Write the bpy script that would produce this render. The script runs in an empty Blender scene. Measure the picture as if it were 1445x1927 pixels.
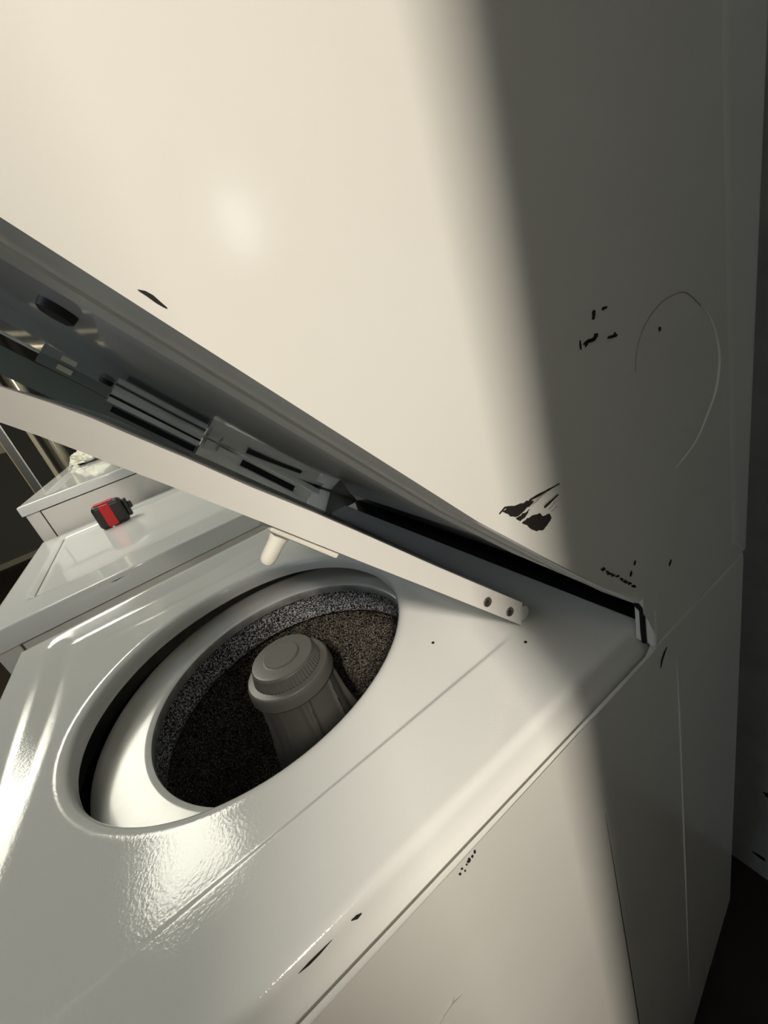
import bpy, bmesh, math, random
from mathutils import Vector, Matrix, noise
random.seed(7)
S = bpy.context.scene
COL = S.collection
H = 0.92                      # washer top above the floor; geometry below is written relative to that top

# ---------------------------------------------------------------- camera
cam = bpy.data.cameras.new('camera'); camo = bpy.data.objects.new('camera', cam); COL.objects.link(camo)
cam.sensor_fit = 'HORIZONTAL'; cam.sensor_width = 36.0; cam.lens = 780.0 / 1445.0 * 36.0
cam.clip_start = 0.005; cam.clip_end = 60
camo.matrix_world = Matrix(((0.51920, -0.18629, 0.83411, 0.15172),
                            (0.80167, 0.44444, -0.39974, -0.43952),
                            (-0.29624, 0.87622, 0.38010, 0.28757 + H),
                            (0, 0, 0, 1)))
S.camera = camo
# ---------------------------------------------------------------- world, exposure
W = bpy.data.worlds.new('world'); S.world = W; W.use_nodes = True
W.node_tree.nodes['Background'].inputs[0].default_value = (0.55, 0.65, 0.8, 1)
W.node_tree.nodes['Background'].inputs[1].default_value = 0.1
S.view_settings.view_transform = 'Standard'; S.view_settings.look = 'None'
S.view_settings.gamma = 1.0; S.view_settings.exposure = 0.0
S.view_settings.use_curve_mapping = False
S.cycles.max_bounces = 10
S.cycles.use_denoising = True
# ---------------------------------------------------------------- lights
def area_light(name, loc, target, sx, sy, power, color):
    l = bpy.data.lights.new(name, 'AREA'); l.shape = 'RECTANGLE'; l.size = sx; l.size_y = sy
    l.energy = power; l.color = color
    o = bpy.data.objects.new(name, l); COL.objects.link(o)
    o.location = (loc[0], loc[1], loc[2] + H)
    d = Vector(target) - Vector(loc)
    o.rotation_euler = d.to_track_quat('-Z', 'Y').to_euler()
    return o
area_light('window_light', (1.5, -0.85, 1.46), (0, -0.4, 0.1), 0.10, 0.26, 45.0, (1.0, 0.915, 0.79))
area_light('front_fill', (0.10, -2.9, 0.35), (0, 0, 0.0), 0.9, 0.9, 4.0, (0.72, 0.86, 1.0))  # added cool fill
FLUO = 14.0                    # radiance of the ceiling fixture's diffuser

# ---------------------------------------------------------------- materials
def mat(name, color, rough=0.4, metal=0.0, spec=0.5, bump=None, coat=0.0, mottled=None):
    m = bpy.data.materials.new(name); m.use_nodes = True
    nt = m.node_tree; b = nt.nodes['Principled BSDF']
    b.inputs['Base Color'].default_value = (*color, 1); b.inputs['Roughness'].default_value = rough
    b.inputs['Metallic'].default_value = metal; b.inputs['Specular IOR Level'].default_value = spec
    b.inputs['Coat Weight'].default_value = coat; b.inputs['Coat Roughness'].default_value = 0.05
    tc = nt.nodes.new('ShaderNodeTexCoord')
    if bump:
        n = nt.nodes.new('ShaderNodeTexNoise'); n.inputs['Scale'].default_value = bump[0]; n.inputs['Detail'].default_value = 3
        bp = nt.nodes.new('ShaderNodeBump'); bp.inputs['Strength'].default_value = bump[1]; bp.inputs['Distance'].default_value = bump[2]
        nt.links.new(tc.outputs['Object'], n.inputs['Vector']); nt.links.new(n.outputs['Fac'], bp.inputs['Height'])
        nt.links.new(bp.outputs['Normal'], b.inputs['Normal'])
    if mottled:
        n = nt.nodes.new('ShaderNodeTexNoise'); n.inputs['Scale'].default_value = mottled[0]; n.inputs['Detail'].default_value = 5
        r = nt.nodes.new('ShaderNodeValToRGB'); r.color_ramp.elements[0].position = mottled[2]; r.color_ramp.elements[1].position = mottled[3]
        r.color_ramp.elements[0].color = (*mottled[1], 1); r.color_ramp.elements[1].color = (*color, 1)
        nt.links.new(tc.outputs['Object'], n.inputs['Vector']); nt.links.new(n.outputs['Fac'], r.inputs['Fac'])
        nt.links.new(r.outputs['Color'], b.inputs['Base Color'])
    return m
M = {}
M['enamel_top'] = mat('white enamel, orange peel', (0.80, 0.80, 0.77), 0.08, bump=(420, 0.10, 0.001))
M['enamel_side'] = mat('white painted panel', (0.80, 0.79, 0.745), 0.18, bump=(300, 0.03, 0.001), mottled=(3.0, (0.74, 0.72, 0.67), 0.3, 0.6))
M['enamel_gloss'] = mat('white gloss enamel', (0.78, 0.79, 0.78), 0.06)
M['underside'] = mat('shade-greyed gloss enamel', (0.55, 0.565, 0.57), 0.04)  # white enamel greyed to stand for the shade under the dryer
M['enamel_lid'] = mat('white lid enamel', (0.80, 0.78, 0.74), 0.28)
M['plastic'] = mat('white plastic', (0.80, 0.80, 0.79), 0.15, mottled=(14, (0.70, 0.69, 0.62), 0.35, 0.6))
M['plastic_worn'] = mat('worn grey plastic', (0.50, 0.50, 0.49), 0.35, mottled=(40, (0.30, 0.30, 0.29), 0.35, 0.65))
M['nylon'] = mat('ivory nylon', (0.82, 0.79, 0.70), 0.4)
M['agitator'] = mat('grey agitator plastic', (0.15, 0.146, 0.132), 0.36, bump=(900, 0.05, 0.001))
M['black'] = mat('black for voids and dark parts', (0.004, 0.004, 0.005), 0.9)  # flat black for dark parts and for the shade inside gaps
M['rubber'] = mat('dark rubber', (0.012, 0.012, 0.013), 0.55)
M['screw'] = mat('screw steel', (0.25, 0.22, 0.19), 0.4, 0.9)
M['socket'] = mat('screw recess', (0.02, 0.018, 0.015), 0.8)
M['chip'] = mat('dark scuff', (0.012, 0.009, 0.007), 0.85)
M['scratch_light'] = mat('bright scratch', (0.95, 0.92, 0.88), 0.35)
M['scratch_dark'] = mat('faint dark scratch', (0.38, 0.35, 0.33), 0.5)
M['groove'] = mat('dark seam and back panel grey', (0.05, 0.055, 0.055), 0.8)  # dark grey used on seams and back panels
M['plain_grey'] = mat('plain grey', (0.20, 0.23, 0.22), 0.4)
M['red'] = mat('red plastic', (0.55, 0.015, 0.02), 0.35)
M['black_plastic'] = mat('black plastic', (0.018, 0.017, 0.016), 0.42, bump=(250, 0.2, 0.001))
M['cloth'] = mat('pale cloth', (0.74, 0.73, 0.64), 0.9)
M['brass'] = mat('brushed pipe', (0.50, 0.45, 0.34), 0.25, 0.9)
M['steel'] = mat('dark steel', (0.16, 0.16, 0.15), 0.3, 0.7)
M['bright_edge'] = mat('bright metal edge', (0.85, 0.85, 0.84), 0.25, 0.6)
M['gilt'] = mat('tan edge trim', (0.40, 0.33, 0.2), 0.4, 0.3)
M['wood'] = mat('pale lath', (0.45, 0.40, 0.30), 0.6)
M['wall'] = mat('grey green wall paint', (0.13, 0.13, 0.115), 0.8, bump=(60, 0.1, 0.002))
M['wall_pale'] = mat('scuffed pale wall paint', (0.62, 0.65, 0.66), 0.75, mottled=(9, (0.52, 0.55, 0.56), 0.35, 0.6))
M['ceiling'] = mat('dull ceiling paint', (0.42, 0.41, 0.37), 0.9)
M['floor'] = mat('dark brown floor', (0.045, 0.030, 0.020), 0.6, mottled=(5, (0.03, 0.02, 0.014), 0.3, 0.7))
M['baseboard'] = mat('cream baseboard', (0.45, 0.41, 0.31), 0.5)
M['switch'] = mat('cream switch plate', (0.75, 0.73, 0.55), 0.4)
M['glass'] = mat('window glass', (0.9, 0.9, 0.9), 0.05)
M['glass'].node_tree.nodes['Principled BSDF'].inputs['Transmission Weight'].default_value = 1.0
def emit(name, c, s):
    m = bpy.data.materials.new(name); m.use_nodes = True; nt = m.node_tree; nt.nodes.clear()
    e = nt.nodes.new('ShaderNodeEmission'); e.inputs[0].default_value = (*c, 1); e.inputs[1].default_value = s
    o = nt.nodes.new('ShaderNodeOutputMaterial'); nt.links.new(e.outputs[0], o.inputs[0]); return m
M['tube'] = emit('fluorescent diffuser', (1.0, 0.97, 0.82), FLUO)
M['fill_cool'] = emit('cool fill panel', (0.80, 0.91, 1.0), FLUO * 0.62)  # emission of the added cool fill on the ceiling
M['lens'] = emit('added highlight glow', (0.95, 0.97, 1.0), 10.0)  # glow added only for a highlight on the side panel
def speckle(dark=False):
    m = mat('speckled porcelain', (0.3, 0.3, 0.3), 0.3); nt = m.node_tree; b = nt.nodes['Principled BSDF']
    tc = nt.nodes.new('ShaderNodeTexCoord'); n = nt.nodes.new('ShaderNodeTexNoise')
    n.inputs['Scale'].default_value = 380; n.inputs['Detail'].default_value = 2.0; n.inputs['Roughness'].default_value = 0.7
    r = nt.nodes.new('ShaderNodeValToRGB')
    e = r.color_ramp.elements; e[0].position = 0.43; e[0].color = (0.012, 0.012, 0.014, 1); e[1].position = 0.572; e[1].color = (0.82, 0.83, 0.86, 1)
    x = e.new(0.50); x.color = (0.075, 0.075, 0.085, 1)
    if dark: e[0].color = (0.006, 0.005, 0.004, 1); e[1].color = (0.05, 0.042, 0.034, 1); e[2].color = (0.46, 0.41, 0.35, 1); e[2].position = 0.63  # lower wall: same porcelain, darkened to imitate shade deep in the tub
    nt.links.new(tc.outputs['Object'], n.inputs['Vector']); nt.links.new(n.outputs['Fac'], r.inputs['Fac'])
    nt.links.new(r.outputs['Color'], b.inputs['Base Color'])
    bp = nt.nodes.new('ShaderNodeBump'); bp.inputs['Strength'].default_value = 0.35; bp.inputs['Distance'].default_value = 0.001
    nt.links.new(n.outputs['Fac'], bp.inputs['Height']); nt.links.new(bp.outputs['Normal'], b.inputs['Normal'])
    return m
M['speckle'] = speckle(); M['speckle_shaded'] = speckle(True)

# ---------------------------------------------------------------- helpers
def link(name, bm, m, parent=None, smooth=35, kind=None, label=None):
    """one mesh object; smooth = auto-smooth angle in degrees or None"""
    bmesh.ops.remove_doubles(bm, verts=bm.verts, dist=1e-6)
    bmesh.ops.recalc_face_normals(bm, faces=bm.faces)
    if smooth is not None:
        a = math.radians(smooth)
        for f in bm.faces: f.smooth = True
        for e in bm.edges:
            if len(e.link_faces) == 2 and e.calc_face_angle(0) > a: e.smooth = False
    me = bpy.data.meshes.new(name); bm.to_mesh(me); bm.free()
    me.materials.append(M[m] if isinstance(m, str) else m)
    o = bpy.data.objects.new(name, me); COL.objects.link(o)
    if smooth is not None and len(me.polygons) < 6000:
        wn = o.modifiers.new('weighted_normals', 'WEIGHTED_NORMAL'); wn.keep_sharp = True; wn.weight = 100
    if parent is not None:
        o.parent = parent; o.matrix_parent_inverse = Matrix.Translation(-Vector(world_loc(parent)))
    if kind: o['kind'] = kind
    if label: o['label'] = label
    return o
def world_loc(o):
    v = Vector(o.location)
    if o.parent: v = Vector((0, 0, 0))      # parts keep identity placement in scene coordinates
    return v
def sub(name, bm, m, part, **k):
    o = link(name, bm, m, None, **k); o.parent = part; return o
def thing(name, loc, label, cat, group=None):
    o = bpy.data.objects.new(name, None); COL.objects.link(o); o.location = loc
    o.empty_display_size = 0.05
    o['label'] = label; o['category'] = cat
    if group: o['group'] = group
    return o
def tag(o, label, cat):
    o['label'] = label; o['category'] = cat; return o
def structure(name, bm, m): return link(name, bm, m, kind='structure')
def box(bm, x0, x1, y0, y1, z0, z1, bev=0.0, seg=2):
    b2 = bmesh.new(); bmesh.ops.create_cube(b2, size=1)
    for v in b2.verts:
        v.co = Vector((x0 + (v.co.x + .5) * (x1 - x0), y0 + (v.co.y + .5) * (y1 - y0), z0 + (v.co.z + .5) * (z1 - z0)))
    if bev: bmesh.ops.bevel(b2, geom=list(b2.edges), offset=bev, segments=seg, affect='EDGES', profile=0.5)
    merge(bm, b2); return bm
def merge(bm, b2, mtx=None):
    if mtx is not None: b2.transform(mtx)
    vm = [bm.verts.new(v.co) for v in b2.verts]; b2.verts.index_update()
    for f in b2.faces:
        try: bm.faces.new([vm[v.index] for v in f.verts])
        except ValueError: pass
    b2.free()
def B(*a, **k):
    bm = bmesh.new(); box(bm, *a, **k); return bm
def lathe(profile, cx, cy, n=96, bm=None, closed=False):
    bm = bm or bmesh.new(); rings = []
    for r, z in profile:
        if r < 1e-6: rings.append([bm.verts.new((cx, cy, z))])
        else: rings.append([bm.verts.new((cx + r * math.cos(2 * math.pi * i / n), cy + r * math.sin(2 * math.pi * i / n), z)) for i in range(n)])
    for a, b in zip(rings, rings[1:]):
        for i in range(n):
            j = (i + 1) % n
            vs = [a[i % len(a)], a[j % len(a)], b[j % len(b)], b[i % len(b)]]
            u = []
            for v in vs:
                if v not in u: u.append(v)
            if len(u) > 2: bm.faces.new(u)
    return bm
def prism_x(poly, x0, x1, bev=0.0, seg=3, caps=True, zmin=None):
    """polygon in (y,z) extruded along x"""
    bm = bmesh.new()
    a = [bm.verts.new((x0, y, z)) for y, z in poly]; b = [bm.verts.new((x1, y, z)) for y, z in poly]
    n = len(poly)
    for i in range(n): bm.faces.new((a[i], a[(i + 1) % n], b[(i + 1) % n], b[i]))
    if caps: bm.faces.new(a); bm.faces.new(b[::-1])
    if bev:
        es = [e for e in bm.edges if all(abs(v.co.x - x1) < 1e-9 for v in e.verts) and (zmin is None or any(v.co.z > zmin for v in e.verts) and any(v.co.y < -.1 for v in e.verts))]
        bmesh.ops.bevel(bm, geom=es, offset=bev, segments=seg, affect='EDGES', profile=0.5)
    return bm
def tube(bm, pts, r, n=8):
    pts = [Vector(p) for p in pts]; rings = []
    for i, p in enumerate(pts):
        t = (pts[min(i + 1, len(pts) - 1)] - pts[max(i - 1, 0)]).normalized()
        u = t.orthogonal().normalized() if i == 0 else (uprev - t * uprev.dot(t)).normalized()
        uprev = u; w = t.cross(u); rr = r[i] if isinstance(r, (list, tuple)) else r
        rings.append([bm.verts.new(p + (u * math.cos(2 * math.pi * k / n) + w * math.sin(2 * math.pi * k / n)) * rr) for k in range(n)])
    for a, b in zip(rings, rings[1:]):
        for k in range(n): bm.faces.new((a[k], a[(k + 1) % n], b[(k + 1) % n], b[k]))
    bm.faces.new(rings[0][::-1]); bm.faces.new(rings[-1])
    return bm
def frame_z(p, d):
    """matrix with z axis along d at p"""
    return Matrix.Translation(Vector(p)) @ Vector(d).normalized().to_track_quat('Z', 'Y').to_matrix().to_4x4()
def smooth(t):
    t = max(0.0, min(1.0, t)); return t * t * (3 - 2 * t)
def flat_patch(bm, pts, x=0.0006, axis=0):
    """thin solid sliver lying on the side panel (plane x = 0); pts are (y, z)"""
    a = [bm.verts.new((x, y, z)) for y, z in pts]; b = [bm.verts.new((-0.0004, y, z)) for y, z in pts]
    n = len(pts)
    try:
        bm.faces.new(a); 
        for i in range(n): bm.faces.new((a[i], a[(i + 1) % n], b[(i + 1) % n], b[i]))
    except ValueError: pass
def blob(bm, y, z, ly, lz, rot=0.0, jag=0.35, n=11):
    pts = []
    for i in range(n):
        t = 2 * math.pi * i / n; k = 1 + random.uniform(-jag, jag)
        a, b = math.cos(t) * ly * k, math.sin(t) * lz * k
        pts.append((y + a * math.cos(rot) - b * math.sin(rot), z + a * math.sin(rot) + b * math.cos(rot)))
    flat_patch(bm, pts)

# ================================================================ ROOM
ZF, ZC = -H, 1.62
structure('floor', B(-6.8, 3.2, -3.2, 0.4, ZF - 0.1, ZF), 'floor')
structure('ceiling', B(-6.8, 3.2, -3.2, 0.4, ZC, ZC + 0.1), 'ceiling')
structure('wall_left', B(-6.8, -6.6, -3.2, 0.4, ZF, ZC), 'wall')
structure('wall_back', B(-6.6, 3.2, 0.19, 0.4, ZF, ZC), 'wall_pale')
structure('wall_front', B(-6.6, 3.2, -3.2, -3.0, ZF, ZC), 'wall')
bm = bmesh.new()
WY0, WY1, WZ0, WZ1 = -1.25, -0.50, 0.95, 1.60
box(bm, 1.62, 1.82, -3.0, WY0, ZF, ZC); box(bm, 1.62, 1.82, WY1, 0.19, ZF, ZC)
box(bm, 1.62, 1.82, WY0, WY1, ZF, WZ0); box(bm, 1.62, 1.82, WY0, WY1, WZ1, ZC)
structure('wall_right', bm, 'wall')
w = structure('window_1', B(1.60, 1.64, WY0, WY0 + .05, WZ0, WZ1, bev=.004), 'baseboard')
sub('frame_side', B(1.60, 1.64, WY1 - .05, WY1, WZ0, WZ1, bev=.004), 'baseboard', w)
sub('frame_rail', B(1.60, 1.64, WY0 + .05, WY1 - .05, WZ0, WZ0 + .05, bev=.004), 'baseboard', w)
sub('frame_rail', B(1.60, 1.64, WY0 + .05, WY1 - .05, WZ1 - .05, WZ1, bev=.004), 'baseboard', w)
sub('pane', B(1.618, 1.622, WY0 + .05, WY1 - .05, WZ0 + .05, WZ1 - .05), 'glass', w)
structure('wall_side', B(0.47, 0.57, -0.457, 0.19, ZF, ZC), 'wall')        # unseen return wall, added so its edge shades the rear of the panel
d = structure('light_blocker', B(0.84, 0.88, -1.50, -0.698, ZF + .01, 1.12, bev=.003), 'enamel_lid')  # unseen leaf, added to keep the key light off the washer front
sub('blocker_handle', B(0.78, 0.84, -.77, -.75, .04, .06, bev=.004), 'bright_edge', d)
NL = thing('highlight_glow', (.462, -.21, .46), 'small glowing panel added on the short side wall to make a highlight', 'light')  # made-up emitter out of view, puts a highlight on the dryer panel
link('glow_mount', B(.455, .4695, -.235, -.185, .40, .52, bev=.005), 'switch', NL)
link('glow_face', B(.448, .456, -.226, -.200, .435, .492, bev=.003), 'lens', NL)
structure('baseboard_left', B(-6.6, -6.58, -3.0, 0.19, ZF, ZF + 0.07, bev=.004), 'baseboard')
bm = bmesh.new()
for (x, z, a, b) in ((-0.015, -0.652, .012, .006), (-0.022, -0.856, .012, .005), (0.01, -0.84, .016, .006), (0.02, -0.87, .02, .004)):
    v = [bm.verts.new((x + a * math.cos(t) * random.uniform(.6, 1.2), 0.1885, z + b * math.sin(t) * random.uniform(.5, 1.3))) for t in [i * .5236 for i in range(12)]]
    f = bm.faces.new(v)
    e = bmesh.ops.extrude_face_region(bm, geom=[f]); bmesh.ops.translate(bm, verts=[q for q in e['geom'] if isinstance(q, bmesh.types.BMVert)], vec=(0, .002, 0))
wb = bpy.data.objects['wall_back']
sub('scuff_marks', bm, 'chip', wb, kind='stuff', label='black scuffs low on the pale wall')

# ceiling fixture
def fixture(x0, x1, y0, y1, label, m):
    f = thing('fluorescent_light', ((x0 + x1) / 2, (y0 + y1) / 2, ZC), label, 'light')
    link('housing', B(x0 - .04, x1 + .04, y0 - .03, y1 + .03, ZC - 0.05, ZC, bev=.006), 'ceiling', f)
    link('diffuser', B(x0, x1, y0, y1, ZC - 0.062, ZC - 0.046, bev=.003), m, f)
fixture(-3.06, -1.46, -1.29, -0.90, 'broad warm fluorescent ceiling light above the far machines', 'tube')
fixture(-0.95, 0.05, -1.64, -1.53, 'narrow cool fill light added on the ceiling in front of the laundry center', 'fill_cool')  # unseen fill, added to lighten the gap between lid and dryer

# ================================================================ WASHER + DRYER TOWER
LC = thing('laundry_center', (-0.35, -0.38, -H), 'large scuffed white stacked laundry center in front, its washer lid raised', 'washer')
WX, FY = -0.70, -0.762
HCX, HCY, HR = -0.347, -0.448, 0.204
def ramp(t, b=0.16):
    """straight ramp 0..1 with short rounded ends"""
    if t <= -b: return 0.0
    if t >= 1 + b: return 1.0
    if t < b: return (t + b) ** 2 / (4 * b)
    if t > 1 - b: return 1 - (1 + b - t) ** 2 / (4 * b)
    return t
def top_h(x, y):
    tn = (-0.0885 - x) / 0.006; tf = (x + 0.684) / 0.032; tr = (-0.237 - y) / 0.012; tq = (y + 0.712) / 0.036
    d = 0.0135 * (0.45 + 0.55 * smooth((-0.24 - y) / 0.25)) * (0.30 + 0.70 * smooth((-0.09 - x) / 0.42))
    h = -d * smooth(tn) * ramp(tf) * smooth(tr) * ramp(tq, 0.30)
    h += 0.0010 * math.exp(-((x + 0.585 - 0.10 * (y + 0.45)) / 0.010) ** 2) * smooth((y + 0.66) / .1)    # soft bead along the far side
    return h
def washer_top():
    bm = bmesh.new(); N = 420
    X0, X1, Y0, Y1 = -0.690, -0.0222, -0.750, -0.158
    angs = sorted(set([2 * math.pi * i / N for i in range(N)] + [math.atan2(cy - HCY, cx - HCX) % (2 * math.pi) for cx in (X0, X1) for cy in (Y0, Y1)]))
    lip = [(0.2032, -0.024), (0.2026, -0.015), (0.2030, -0.0105), (0.2042, -0.0068), (0.2062, -0.0038), (0.2092, -0.0016), (0.2130, -0.0004), (0.2175, 0)]
    K = 110; rings = []
    cols = []
    for a in angs:
        c, s = math.cos(a), math.sin(a)
        tx = ((X1 if c > 0 else X0) - HCX) / c if abs(c) > 1e-9 else 1e9
        ty = ((Y1 if s > 0 else Y0) - HCY) / s if abs(s) > 1e-9 else 1e9
        R = min(tx, ty); nx = (1 if c > 0 else -1) if tx <= ty + 1e-6 else 0; ny = (1 if s > 0 else -1) if ty <= tx + 1e-6 else 0
        col = []
        for r, dz in lip:
            x, y = HCX + r * c, HCY + r * s; col.append(bm.verts.new((x, y, top_h(x, y) + dz)))
        for k in range(1, K + 1):
            r = 0.2175 + (R - 0.2175) * k / K; x, y = HCX + r * c, HCY + r * s
            col.append(bm.verts.new((x, y, top_h(x, y))))
        for o, z in ((.0020, -.0003), (.0040, -.0012), (.0058, -.0028), (.0072, -.0050), (.0080, -.0078), (.0090, -.0105), (.0116, -.0165), (.0156, -.0250), (.0157, -.031)):
            col.append(bm.verts.new((HCX + R * c + nx * o, HCY + R * s + ny * o * (0.4 if ny > 0 else 0.5), z)))
        cols.append(col)
    n = len(cols)
    for i in range(n):
        a, b = cols[i], cols[(i + 1) % n]
        for k in range(len(a) - 1): bm.faces.new((a[k], a[k + 1], b[k + 1], b[k]))
    return bm
link('washer_top', washer_top(), 'enamel_top', LC, smooth=60)
# cabinet sheets below the top
side = [(FY + .004, -0.0200), (-.1750, -.0200), (-.1660, -.0125), (-0.002, -0.0125), (0.0, -0.02), (0.0, -0.68), (-0.13, ZF + .01), (FY + .004, ZF + .01)]
sp = link('washer_side_panel', prism_x(side, -0.0040, 0.0, bev=0.003, seg=6), 'enamel_side', LC, smooth=60)
link('washer_side_panel', prism_x([(FY + .004, -.016), (-.15, -.016), (-.15, ZF + .01), (FY + .004, ZF + .01)], WX, WX + .012), 'enamel_side', LC)
link('washer_front_panel', B(WX + .003, -.003, FY, FY + .012, ZF + .06, -.016, bev=.003), 'enamel_side', LC)
link('toe_kick', B(WX + .02, -.02, FY + .03, FY + .04, ZF, ZF + .06), 'black', LC)
link('washer_back_panel', B(WX + .012, -.012, -.03, -.02, ZF + .02, -.02), 'groove', LC)
# fold line, seam and scratches of the lower side panel
bm = bmesh.new(); tube(bm, [(0.0, -.1345, -.052), (0.0002, -.1335, -.12), (0.0002, -.133, -.4), (0, -.1335, -.74)], [.0002, .0009, .0009, .0002], 8)
sub('panel_fold', bm, 'scratch_light', sp, label='pale fold line down the side panel')
bm = bmesh.new(); tube(bm, [(0.0, -.258, -.136), (0.0, -.2572, -.25), (0.0, -.2562, -.45), (0.0, -.2555, -.66)], [.00015, .0005, .0009, .0011], 6)
sub('panel_seam', bm, 'groove', sp, label='thin dark vertical seam')
bm = bmesh.new()
for y, z, s in ((-.3835, -.0195, .0011), (-.386, -.0205, .0009), (-.389, -.0208, .0013), (-.3915, -.0225, .0008), (-.3955, -.0215, .001), (-.398, -.024, .0009), (-.394, -.026, .0007)):
    blob(bm, y, z - .0035, s, s * 1.2, 0, .5, 8)
sub('rust_specks', bm, 'chip', sp, kind='stuff', label='cluster of small brown rust specks')
bm = bmesh.new(); tube(bm, [(0.0002, -.4545, -.1400), (0.0003, -.446, -.1355), (0.0003, -.438, -.1335), (0.0001, -.430, -.1370)], [.0002, .0005, .0006, .0001], 6)
tube(bm, [(0.0002, -.4378, -.1335), (0.0003, -.435, -.1295)], [.0005, .0002], 6)
sub('scratch', bm, 'scratch_dark', sp, label='hooked grey scratch')
bm = bmesh.new(); tube(bm, [(0.0003, -.1495, -.0262), (0.0004, -.1545, -.0290), (0.0004, -.1590, -.0345), (0.0002, -.1608, -.0425)], [.0003, .0007, .0008, .0002], 6)
sub('scratch', bm, 'chip', sp, label='short black curved scratch')
bm = bmesh.new()
for p in ((-.0022, -.470, -.0050, .0065), (-.0012, -.492, -.0065, .009)):
    pass
tube(bm, [(-.0143, -.4640, -.0055), (-.0138, -.4605, -.0062), (-.0135, -.4575, -.0066)], [.0002, .0010, .0002], 6)
tube(bm, [(-.0143, -.4985, -.0055), (-.0142, -.4920, -.0057), (-.0142, -.4850, -.0057), (-.0143, -.4770, -.0055)], [.0001, .0007, .0006, .0001], 6)
wt = [o for o in LC.children if o.name.startswith('washer_top')][0]
sub('paint_chips', bm, 'chip', wt, kind='stuff', label='dark chips along the rounded near edge')
bm = bmesh.new()
for x, y, r in ((-.1475, -.291, .0016), (-.0757, -.2365, .0015)):
    merge(bm, lathe([(0, .0006), (r, .0004), (r, -.001)], x, y, 10), Matrix.Translation((0, 0, top_h(x, y))))
sub('paint_chips', bm, 'chip', wt, kind='stuff', label='two tiny black specks on the white top')

# tub: ring, basket, agitator
TX, TY = -0.345, -0.413
link('tub_ring', lathe([(.247, -.10), (.2465, -.075), (.2435, -.0665), (.239, -.0635), (.232, -.0632), (.222, -.0638), (.208, -.0650), (.195, -.0662), (.186, -.0668), (.1815, -.0675), (.1790, -.0695)], TX, TY, 160), 'plastic', LC, label='worn white plastic ring around the tub')
tr_ = [o for o in LC.children if o.name.startswith('tub_ring')][0]
sub('ring_inner_wall', lathe([(.1790, -.0695), (.1784, -.072), (.1788, -.076), (.1815, -.084)], TX, TY, 160), 'plastic_worn', tr_, label='grey worn inner wall of the ring')
bk = link('wash_basket', lathe([(.1815, -.078), (.186, -.081), (.190, -.085), (.1915, -.118), (.190, -.128), (.192, -.134), (.200, -.137)], TX, TY, 160), 'speckle', LC, smooth=25, label='black and white speckled porcelain basket')
bw = sub('basket_wall', lathe([(.200, -.137), (.214, -.139), (.219, -.150), (.220, -.20), (.218, -.36), (.205, -.385), (.12, -.392), (.0, -.392)], TX, TY, 160), 'speckle_shaded', bk, smooth=25, label='speckled lower wall of the basket, darkened brown-black to show its shade')
bm = bmesh.new()
for row in range(9):
    z = -.165 - .024 * row; k = 34
    for i in range(k):
        a = 2 * math.pi * (i + .5 * (row % 2)) / k; c, s = math.cos(a), math.sin(a); r = .2192
        m = frame_z((TX + r * c, TY + r * s, z), (-c, -s, 0))
        merge(bm, lathe([(0, .0006), (.0022, .0006), (.0026, 0)], 0, 0, 8), m)
sub('drain_holes', bm, 'black', bk, kind='stuff')
link('outer_tub', lathe([(.262, -.075), (.27, -.20), (.27, -.42), (.0, -.43)], TX, TY, 64), 'black', LC)
ag = bmesh.new(); NA = 320
prof = [(-.088, .0500), (-.094, .0500), (-.10, .0502), (-.11, .0505), (-.13, .0512), (-.15, .052), (-.175, .0538), (-.20, .056), (-.23, .0595), (-.26, .064), (-.29, .070), (-.32, .078), (-.36, .10), (-.388, .135)]
rings = []
for z, r in prof:
    ring = []
    for i in range(NA):
        a = 2 * math.pi * i / NA; tw = a + 5.0 * (-.088 - z) * -1
        v = max(0, math.cos(4 * a + 0.6)) ** 14 * (0.004 + 0.05 * max(0, -.10 - z) ** 1.0)
        rib = max(0, math.cos(8 * (a - 1.4 * (z + .1)))) ** 30 * .0034
        rr = r + v + rib
        ring.append(ag.verts.new((TX + rr * math.cos(a), TY + rr * math.sin(a), z)))
    rings.append(ring)
# resample rings so the ribs stay crisp
for a, b in zip(rings, rings[1:]):
    for i in range(NA): ag.faces.new((a[i], a[(i + 1) % NA], b[(i + 1) % NA], b[i]))
ao = link('agitator', ag, 'agitator', LC, smooth=40, label='grey ribbed agitator post')
capbm = lathe([(0, -.0475), (.0225, -.0475), (.0238, -.0483), (.0240, -.0495), (.0265, -.0500), (.0395, -.0502), (.0418, -.0512), (.0424, -.0528), (.0432, -.0540)], TX, TY, 96)
lathe([(.0470, -.0690), (.0545, -.0700), (.0562, -.0715), (.0566, -.0735), (.0580, -.0760), (.0588, -.0880), (.0575, -.0905), (.050, -.0915)], TX, TY, 96, capbm)
# knurled collar
n = 240; ra = []; rb = []
for i in range(n):
    a = 2 * math.pi * i / n; k = .0011 if (i // 2) % 2 else 0
    ra.append(capbm.verts.new((TX + (.0432 - k) * math.cos(a), TY + (.0432 - k) * math.sin(a), -.0540)))
    rb.append(capbm.verts.new((TX + (.0470 - k) * math.cos(a), TY + (.0470 - k) * math.sin(a), -.0690)))
for i in range(n): capbm.faces.new((ra[i], ra[(i + 1) % n], rb[(i + 1) % n], rb[i]))
sub('agitator_cap', capbm, 'agitator', ao, smooth=30, label='round knurled agitator cap')

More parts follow.
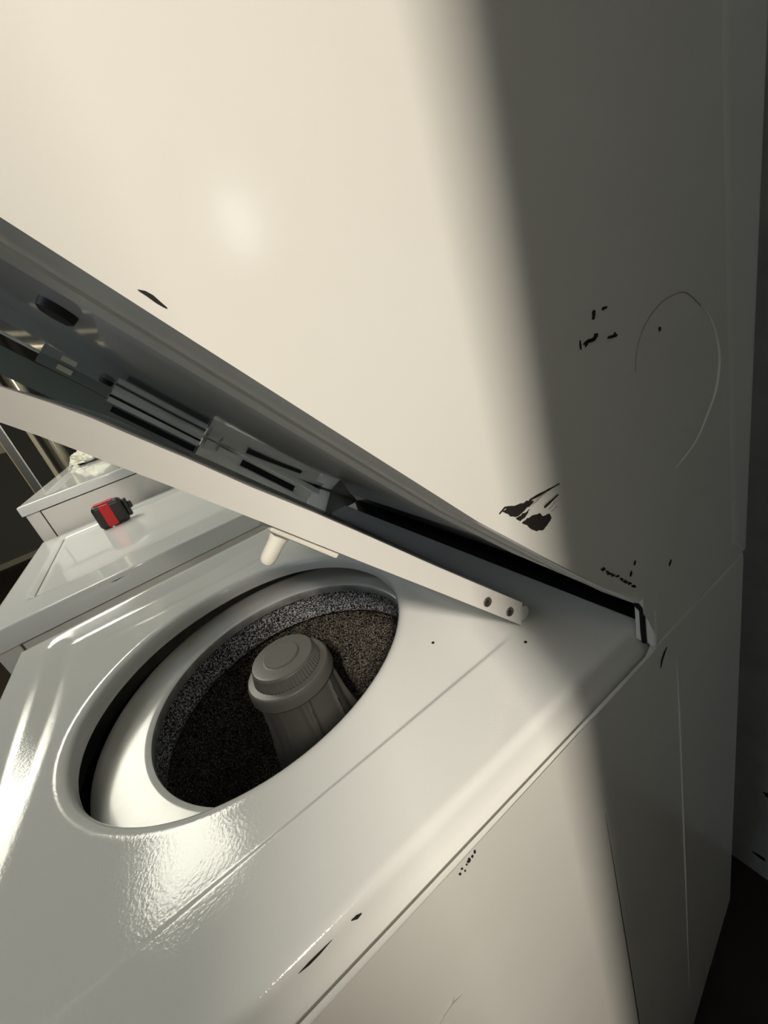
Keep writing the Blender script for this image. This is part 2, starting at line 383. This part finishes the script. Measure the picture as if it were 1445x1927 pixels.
# ---- lid
ltop = [(-.2172, .0261), (-.2529, .0660), (-.2957, .1145), (-.3388, .1646), (-.370, .2003), (-.3994, .2324), (-.4232, .2603), (-.4417, .2809), (-.4525, .2932), (-.4631, .3038), (-.482, .321), (-.498, .333)]
lbot = [(-.514, .3285), (-.500, .318), (-.4835, .3025), (-.4741, .2927), (-.4641, .2815), (-.4532, .2690), (-.4304, .2433), (-.4008, .2090), (-.3773, .1815), (-.3457, .1448), (-.3022, .0945), (-.2584, .0435), (-.2246, .0040)]
lid = link('lid', prism_x(ltop + lbot, -0.602, -0.090, bev=.0045, seg=4), 'enamel_lid', LC, label='raised white washer lid seen edge on')
LD = Vector((0, -.651, .759)).normalized(); LN = Vector((0, -LD.z, LD.y)).normalized()          # along the lid, and out of its underside
if LN.z > 0: LN = -LN
for i, (y, z) in enumerate(((-.2564, .0531), (-.2345, .0272))):
    m = frame_z((-.0900, y, z), (1, 0, 0))
    bm = bmesh.new(); merge(bm, lathe([(0, .0003), (.0022, .0003), (.0030, .0009), (.0042, .0011), (.0047, 0), (.0047, -.001)], 0, 0, 24), m)
    sub('screw', bm, 'screw', lid, label='dark screw in the lid edge')
    bm = bmesh.new(); merge(bm, lathe([(0, .0008), (.0019, .0008), (.0019, 0)], 0, 0, 6), m)
    sub('screw_socket', bm, 'socket', lid)
P0 = Vector((-.108, -.3962, .2041)); P1 = Vector((-.108, -.3632, .1642))
ax = (P1 - P0).normalized(); nn = Vector((0, -ax.z, ax.y)); nn = nn if nn.z < 0 else -nn
bm = bmesh.new(); b2 = B(-.014, .014, 0, (P1 - P0).length, -.001, .0045, bev=.0018)
mm = Matrix(((1, 0, 0, P0.x), (0, ax.y, nn.y, P0.y), (0, ax.z, nn.z, P0.z), (0, 0, 0, 1))); merge(bm, b2, mm)
b2 = lathe([(.0075, .003), (.0068, .006), (.0056, .010), (.0052, .021), (.0046, .0245), (.0030, .0262), (0, .0268)], 0, .0125, 28); merge(bm, b2, mm)
sub('lid_peg', bm, 'nylon', lid, label='ivory nylon peg on its base plate under the lid edge')
bm = bmesh.new(); tube(bm, [(-.60, -.2155, .0105), (-.0935, -.2155, .0105)], .0075, 16)
sub('hinge_barrel', bm, 'enamel_lid', lid)

# ---- dryer above
UX0 = -0.695
edge = [(-.1690, -.0100), (-.1678, .0250), (-.1745, .0370), (-.1833, .0421), (-.25, .1135), (-.3179, .1880), (-.3804, .2650), (-.4177, .3112), (-.4424, .3420), (-.56, .4880), (-.66, .6120)]
upper = edge + [(-.66, 1.05), (0.0, 1.05), (-0.0005, -.010)]
def upper_panel(x0, x1, bev):
    return prism_x(upper, x0, x1, bev=bev, seg=4, zmin=-.009)
up = link('dryer_side_panel', upper_panel(-.014, 0.0, .0075), 'enamel_side', LC, label='broad white side panel, worn and scuffed')
link('dryer_side_panel', upper_panel(UX0 - .005, UX0 + .007, 0.0), 'enamel_side', LC)
# rear corner strip: shallow return along the back edge of the panel
bm = bmesh.new()
for (ya, za, yb, zb) in ():
    pass
pr = [(-.0015, -.064), (.0005, -.058), (.0010, -.050), (.0010, -.004), (.0004, 0.0), (-.004, .0015), (-.006, -.02)]
a = [bm.verts.new((x, y + .030 * (1 if y < -.03 else 0), -.008 + (.022 if y < -.03 else 0))) for x, y in pr]
b = [bm.verts.new((x, y, .375)) for x, y in pr]; c = [bm.verts.new((x, y, 1.049)) for x, y in pr]
for lo, hi in ((a, b), (b, c)):
    for i in range(len(pr)): bm.faces.new((lo[i], lo[(i + 1) % len(pr)], hi[(i + 1) % len(pr)], hi[i]))
bm.faces.new(a); bm.faces.new(c[::-1])
sub('rear_corner_strip', bm, 'enamel_side', up)
# sloped underside: flange, glossy sheet
slope = [(-.184, .0500), (-.25, .1175), (-.3179, .1925), (-.3804, .2690), (-.4424, .3460), (-.56, .4915), (-.6585, .6140)]
def sheet(pts, x0, x1, t):
    lo = pts; hi = [(y + t * .78, z + t * .625) for y, z in pts]
    return prism_x(lo + hi[::-1], x0, x1)
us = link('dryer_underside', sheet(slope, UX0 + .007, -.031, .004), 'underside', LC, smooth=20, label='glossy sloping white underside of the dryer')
sub('edge_flange', sheet(edge[3:] , -.032, -.0135, .004), 'enamel_side', up, label='inward flange along the sloping lower edge')
fl = [(y - .0030, z - .0026) for y, z in slope]
sub('underside_flange', sheet([(-.1735, .0345)] + fl[1:], -.050, -.0305, .004), 'enamel_side', us)
bm = B(-.60, -.031, -.175, -.165, .046, .075)
sub('lower_edge', bm, 'enamel_side', us)
for x, y, z, r in ((-.117, -.4427, .3438, .0085), (-.50, -.438, .337, .008)):
    bm = bmesh.new(); merge(bm, lathe([(0, .0042), (r * .7, .0040), (r * .95, .0026), (r, 0), (r, -.003)], 0, 0, 32), frame_z((x, y, z), (0, -.78, -.625)))
    sub('bumper', bm, 'rubber', us, label='round black rubber bumper')
link('dryer_front_panel', B(UX0 + .006, -.010, -.672, -.660, .62, 1.05, bev=.004), 'enamel_side', LC)
link('dryer_top_panel', B(UX0, -.004, -.66, 0, 1.05, 1.06, bev=.003), 'enamel_side', LC)
link('dryer_back_panel', B(UX0, -.004, -.012, -.002, .0, 1.05), 'groove', LC)
link('rear_gap_shade', prism_x([(-.10, -.09), (-.10, .056), (-.165, .056), (-.165, .060), (-.09, .060), (-.09, -.09)], UX0 + .008, -.031), 'black', LC, label='black sheet standing in for the shade behind the washer top')  # black sheet put in to imitate the unlit gap below the dryer
# near rear corner: bent panel lip with a dark slit
bm = bmesh.new()
tube(bm, [(-.0030, -.1642, -.0125), (-.0030, -.1638, .004), (-.0030, -.1640, .0215), (-.0034, -.1690, .0300)], [.0034, .0036, .0036, .0028], 14)
sub('panel_lip', bm, 'enamel_lid', up, label='bent white lip of the panel at the rear corner')
bm = bmesh.new(); tube(bm, [(-.0075, -.1690, -.010), (-.0075, -.1695, .004), (-.0075, -.1690, .0240), (-.0085, -.1760, .0350)], [.0022, .0022, .0022, .0018], 8)
sub('corner_slit', bm, 'black', up, label='dark slit beside the panel lip')
# far side: hanging rail with slots
def on_rail(t, d):      # t: distance along the slope from its foot, d: drop below the slope
    return (-.1775 - .630 * t - .78 * d + .0, .0300 + .7766 * t - .625 * d)
def rail(t0, t1, d0, d1, x0, x1):
    return prism_x([on_rail(t0, d0), on_rail(t1, d0), on_rail(t1, d1), on_rail(t0, d1)], x0, x1)
rl = link('far_rail', rail(.0, .72, -.004, .006, -.700, -.650), 'enamel_side', LC, smooth=20, label='rail along the far edge of the underside')
sub('rail_plate', rail(.005, .245, .006, .046, -.700, -.690), 'enamel_side', rl)
sub('rail_slot', rail(.045, .165, .012, .024, -.691, -.6885), 'black', rl, label='long dark slot')
sub('rail_pad', rail(.030, .170, .026, .036, -.691, -.686), 'plastic', rl, label='white strip under the dark slot')
sub('rail_clip', rail(.185, .215, .010, .020, -.691, -.682), 'enamel_side', rl)
sub('rail_clip', rail(.222, .240, .008, .028, -.691, -.680), 'enamel_side', rl)
sub('rail_channel', rail(.250, .400, .006, .015, -.695, -.672), 'plastic', rl, label='pale channel with a dark seam')
sub('rail_seam', rail(.250, .400, .0155, .0185, -.694, -.671), 'black', rl)
sub('rail_channel', rail(.250, .400, .019, .028, -.695, -.672), 'plastic', rl)
sub('rail_plate', rail(.245, .72, .024, .062, -.700, -.692), 'plain_grey', rl)
sub('rail_slot', rail(.250, .390, .031, .041, -.693, -.690), 'black', rl)
sub('rail_end', rail(.402, .50, .006, .022, -.695, -.676), 'plain_grey', rl)
sub('rail_label', rail(.455, .475, .010, .018, -.676, -.6745), 'switch', rl, label='small cream tab')
link('corner_gusset', prism_x([(-.205, .004), (-.178, .040), (-.13, .040), (-.13, -.004), (-.150, -.004)], -.70, -.60), 'enamel_side', LC)

# marks on the big side panel
bm = bmesh.new()
def streak(y0, z0, y1, z1, w0, w1, n=9):
    L = []; R_ = []
    dx, dz = y1 - y0, z1 - z0; l = math.hypot(dx, dz); nx, nz = -dz / l, dx / l
    for i in range(n):
        t = i / (n - 1); w = (w0 + (w1 - w0) * t) * random.uniform(.6, 1.15)
        if i in (0,): w *= .5
        L.append((y0 + dx * t + nx * w, z0 + dz * t + nz * w)); R_.append((y0 + dx * t - nx * w, z0 + dz * t - nz * w))
    flat_patch(bm, L + R_[::-1])
def ragged(pts):
    out = []
    for k, p in enumerate(pts):
        q = pts[(k + 1) % len(pts)]
        for t in (0, .33, .67): out.append((p[0] + (q[0] - p[0]) * t + random.uniform(-.0004, .0004), p[1] + (q[1] - p[1]) * t + random.uniform(-.0005, .0005)))
    flat_patch(bm, out)
ragged([(-.3004, .1852), (-.2962, .1856), (-.2884, .1832), (-.2821, .1820), (-.2767, .18), (-.2792, .1786), (-.2851, .1782), (-.2918, .1772), (-.2955, .1797)])
ragged([(-.2918, .1762), (-.2865, .1765), (-.2812, .1765), (-.2838, .1748), (-.2895, .1733)])
ragged([(-.2881, .1719), (-.2836, .172), (-.2788, .1714), (-.2735, .1708), (-.2714, .1671), (-.2655, .1660), (-.2652, .1628), (-.2685, .1609), (-.2729, .1589), (-.2787, .1615), (-.2835, .1665)])
streak(-.2795, .1818, -.2540, .1800, .0008, .0002)
streak(-.2690, .1720, -.2560, .1740, .0010, .0002)
sub('torn_paint', bm, 'chip', up, label='black torn paint patch by the lower edge')
bm = bmesh.new()
tube(bm, [(0.0003, -.3030, .1850), (0.0004, -.2985, .1865), (0.0003, -.2950, .1855)], [.0004, .0006, .0003], 6)
for k in range(8): blob(bm, -.2225 + .0045 * k, .1005 - .0048 * k + random.uniform(-.001, .001), .0028, .0011, -.7, .6)
blob(bm, -.1925, .0780, .0012, .0020, -.5); blob(bm, -.1865, .0845, .0012, .0022, -.6); blob(bm, -.1390, .0560, .0011, .0024, -.6)
sub('paint_chips', bm, 'chip', up, kind='stuff', label='row of small black chips near the rear corner')
bm = bmesh.new()
for y, z, a, b, r in ((-.2065, .2615, .0010, .0024, -.4), (-.1960, .2625, .0020, .0009, 0), (-.2205, .2490, .0006, .0022, 0), (-.2150, .2488, .0028, .0014, .2), (-.2100, .2492, .0030, .0012, .1), (-.2070, .2500, .0024, .0015, .3), (-.1920, .2462, .0030, .0009, 0), (-.1885, .2460, .0022, .0013, .1), (-.1400, .2372, .0008, .0017, 0)):
    blob(bm, y, z, a, b, r, .5, 9)
sub('paint_chips', bm, 'chip', up, kind='stuff', label='scatter of small black chips in the middle of the panel')
bm = bmesh.new(); flat_patch(bm, [(-.4198, .3200), (-.4183, .3181), (-.4168, .3160), (-.4150, .3141), (-.4143, .3137), (-.4152, .3153), (-.4165, .3177), (-.4180, .3192)])
sub('paint_chip', bm, 'chip', up, label='long dark chip on the lower edge')
bm = bmesh.new()
for y0, z0, l, a in ((-.2775, .1797, .019, .02), (-.2765, .1788, .012, .10), (-.2800, .1775, .010, .16), (-.2655, .1690, .007, .30), (-.2690, .1735, .013, .12), (-.2640, .1665, .006, .2)):
    n = 6
    tube(bm, [(0.0002, y0 + l * t / n, z0 + l * a * t / n + random.uniform(-.0002, .0002)) for t in range(n + 1)], [random.uniform(.00012, .00034) for t in range(n)] + [.00008], 5)
sub('scrape_lines', bm, 'scratch_dark', up, kind='stuff', label='fine grey scrape lines trailing from the torn paint')
# oval scratch
P = [(-.1698, .2189), (-.1668, .2310), (-.1572, .2430), (-.1400, .2515), (-.1230, .2535), (-.1064, .2515), (-.0890, .2405), (-.0760, .2300), (-.0670, .2180), (-.0605, .2020), (-.0597, .1891), (-.0650, .1720), (-.0779, .1579), (-.0960, .1430), (-.1251, .1338)]
def spline(P, k=8):
    out = []
    for i in range(len(P) - 1):
        p0, p1, p2, p3 = P[max(i - 1, 0)], P[i], P[i + 1], P[min(i + 2, len(P) - 1)]
        for j in range(k):
            t = j / k
            out.append(tuple(.5 * (2 * p1[q] + (p2[q] - p0[q]) * t + (2 * p0[q] - 5 * p1[q] + 4 * p2[q] - p3[q]) * t * t + (3 * p1[q] - p0[q] - 3 * p2[q] + p3[q]) * t ** 3) for q in (0, 1)))
    return out + [P[-1]]
Q = spline(P)
bm = bmesh.new(); tube(bm, [(0.0001, y, z) for y, z in Q[:50]], .0004, 6)
sub('oval_scratch', bm, 'scratch_dark', up, label='faint dark side of the oval scratch')
bm = bmesh.new(); q = Q[49:]; tube(bm, [(0.0003, y, z) for y, z in q], [.0003 + .0007 * math.sin(math.pi * i / (len(q) - 1)) for i in range(len(q))], 6)
sub('oval_scratch', bm, 'scratch_light', up, label='pale curved side of the oval scratch')

# ================================================================ NEIGHBOURING MACHINES
def slab_top(x0, x1, y0, y1, z, rx0, rx1, ry0, ry1, wn, depth, t=.045):
    """sheet-metal top with a sunken rectangle; returns a bmesh"""
    bm = bmesh.new(); nx, ny = 110, 110; v = {}
    def h(x, y):
        return -depth * smooth((rx1 - x) / wn) * smooth((x - rx0) / .03) * smooth((y - ry0) / .012) * smooth((ry1 - y) / .03)
    r = .004
    for i in range(nx + 1):
        for j in range(ny + 1):
            x = x0 + r + (x1 - x0 - 2 * r) * i / nx; y = y0 + r + (y1 - y0 - 2 * r) * j / ny
            v[i, j] = bm.verts.new((x, y, z + h(x, y)))
    for i in range(nx):
        for j in range(ny): bm.faces.new((v[i, j], v[i + 1, j], v[i + 1, j + 1], v[i, j + 1]))
    loop = [(i, 0) for i in range(nx)] + [(nx, j) for j in range(ny)] + [(i, ny) for i in range(nx, 0, -1)] + [(0, j) for j in range(ny, 0, -1)]
    prev = [v[q] for q in loop]
    for o, dz in ((.0025, -.0008), (.004, -.004), (.004, -t)):
        cur = []
        for (i, j) in loop:
            b = v[i, j].co; sx = (1 if i == nx else -1 if i == 0 else 0); sy = (1 if j == ny else -1 if j == 0 else 0)
            cur.append(bm.verts.new((b.x + sx * o, b.y + sy * o, z + dz)))
        for k in range(len(loop)):
            l = (k + 1) % len(loop); bm.faces.new((prev[k], prev[l], cur[l], cur[k]))
        prev = cur
    bm.faces.new(prev)
    return bm
def cabinet(root, x0, x1, y0, y1, zt):
    link('corner_post', B(x1 - .05, x1 - .006, y0 + .006, y0 + .048, ZF + .02, zt - .0005, bev=.003), 'enamel_lid', root)
    link('side_panel', B(x1 - .02, x1 - .008, y0 + .051, y1 - .01, ZF + .02, zt - .003, bev=.002), 'enamel_lid', root)
    link('side_panel', B(x0 + .008, x0 + .02, y0 + .01, y1 - .01, ZF + .02, zt - .003, bev=.002), 'enamel_lid', root)
    link('front_panel', B(x0 + .02, x1 - .052, y0 + .008, y0 + .02, ZF + .08, zt - .003, bev=.002), 'enamel_lid', root)
    link('back_panel', B(x0 + .02, x1 - .02, y1 - .02, y1 - .01, ZF + .02, zt - .003), 'groove', root)
    link('shadow_gap', B(x0 + .012, x1 - .021, y0 + .012, y1 - .012, zt - .02, zt + .002), 'black', root)
NW = thing('washing_machine', (-1.25, -.48, -H), 'white washing machine in the middle with the black and red tape measure on its top', 'washer')
nt_ = link('machine_top', slab_top(-1.635, -.872, -.862, -.12, 0, -1.60, -.985, -.80, -.17, .055, .012), 'enamel_gloss', NW, smooth=60, label='glossy white sunken top')
cabinet(NW, -1.630, -.872, -.862, -.12, -.046)
sub('front_shade_strip', B(-1.635, -.985, -.803, -.790, -.012, -.0085), 'plain_grey', nt_, label='grey strip painted for the shade at the front of the sunken top')  # grey colour imitates the shaded front wall of the recess
bm = bmesh.new(); tube(bm, [(-.8735, -.640, -.010), (-.8725, -.612, -.012), (-.873, -.575, -.010)], [.0005, .0012, .0004], 6)
sub('scuff', bm, 'chip', nt_, label='thin dark scuff on the near edge')

AP = thing('appliance', (-2.5, -.45, -H), 'tall white appliance with an overhanging top slab, standing farthest left', 'appliance')
link('appliance_top', slab_top(-3.40, -1.65, -.868, -.10, .135, -3.33, -1.72, -.80, -.16, .06, .012, t=.034), 'enamel_gloss', AP, smooth=60)
cabinet(AP, -3.395, -1.655, -.868, -.11, .0995)

# tape measure standing on the middle machine
TM = thing('tape_measure', (-1.5, -.605, -.012), 'black and red tape measure standing on the white machine top', 'tape measure')
a0 = Vector((-1.46, -.662, -.0115))
def tm_part(name, u0, u1, w0, w1, z0, z1, m, bev, label=None):
    bm = bmesh.new(); b2 = B(u0, u1, w0, w1, z0, z1, bev=bev, seg=3)
    merge(bm, b2, Matrix.Translation(Vector((-1.47, -.612, -.0118))) @ Matrix.Rotation(math.radians(90), 4, 'Z'))
    return link(name, bm, m, TM, label=label)
tm_part('case', -.052, .040, -.026, .026, 0, .082, 'black_plastic', .014)
tm_part('grip_band', -.028, .004, -.0285, .0285, .003, .0795, 'red', .004, 'red band around the case')
tm_part('top_trim', -.040, .018, -.018, .018, .081, .0845, 'red', .0015)
tm_part('belt_clip', .040, .052, -.018, .018, .012, .070, 'black_plastic', .004)
tm_part('blade_lock', .050, .062, -.012, .012, .034, .056, 'black_plastic', .004)
tm_part('blade_tip', -.020, -.012, -.027, -.020, 0, .006, 'bright_edge', .001, 'silver blade tip')

# crumpled cloth on the far appliance
bm = bmesh.new(); bmesh.ops.create_icosphere(bm, subdivisions=5, radius=1)
for v in bm.verts:
    d = v.co.normalized(); k = 1 + .35 * noise.noise(d * 2.2) + .22 * abs(noise.noise(d * 5.0 + Vector((3, 1, 2)))) + .08 * noise.noise(d * 12)
    v.co = Vector((d.x * .17 * k, d.y * .10 * k, max(.0, d.z * .07 * k)))
bm.transform(Matrix.Translation((-3.12, -.735, .1355)))
tag(link('cloth', bm, 'cloth', smooth=80), 'crumpled pale cloth lying on the far appliance top', 'cloth')

# uprights behind
bm = bmesh.new(); tube(bm, [(-3.75, -.945, ZF), (-3.75, -.945, ZC - .002)], .048, 32)
tag(link('pipe', bm, 'brass'), 'thick brassy metal pipe rising behind the far appliance', 'pipe')
bm = bmesh.new(); box(bm, -4.02, -3.96, -1.085, -1.055, ZF, ZC - .002, bev=.004)
tag(link('lath', bm, 'wood'), 'thin pale upright lath between the pipe and the dark board', 'lath')
BD = thing('upright_board', (-3.76, -1.185, -H), 'dark steel upright board with a bright edge, left of the pipe', 'board')
link('board', B(-3.80, -3.75, -1.215, -1.160, ZF, ZC - .002, bev=.003), 'steel', BD)
link('edge_strip', B(-3.752, -3.744, -1.166, -1.157, ZF, ZC - .002, bev=.001), 'bright_edge', BD, label='bright metal edge strip')
link('edge_strip', B(-3.752, -3.744, -1.219, -1.213, ZF, ZC - .002, bev=.001), 'gilt', BD, label='tan edge strip')
SW = thing('light_switch', (-6.59, -1.80, .40), 'small cream light switch on the dark far wall', 'switch')
link('switch_plate', B(-6.6, -6.585, -1.86, -1.755, .37, .56, bev=.003), 'switch', SW)
link('switch_toggle', B(-6.587, -6.572, -1.82, -1.80, .44, .48, bev=.003), 'switch', SW)

# ---------------------------------------------------------------- lift everything onto the floor at z = 0
bpy.context.view_layer.update()
for o in list(S.objects):
    if o.parent is None and o.type in ('MESH', 'EMPTY'): o.location.z += H
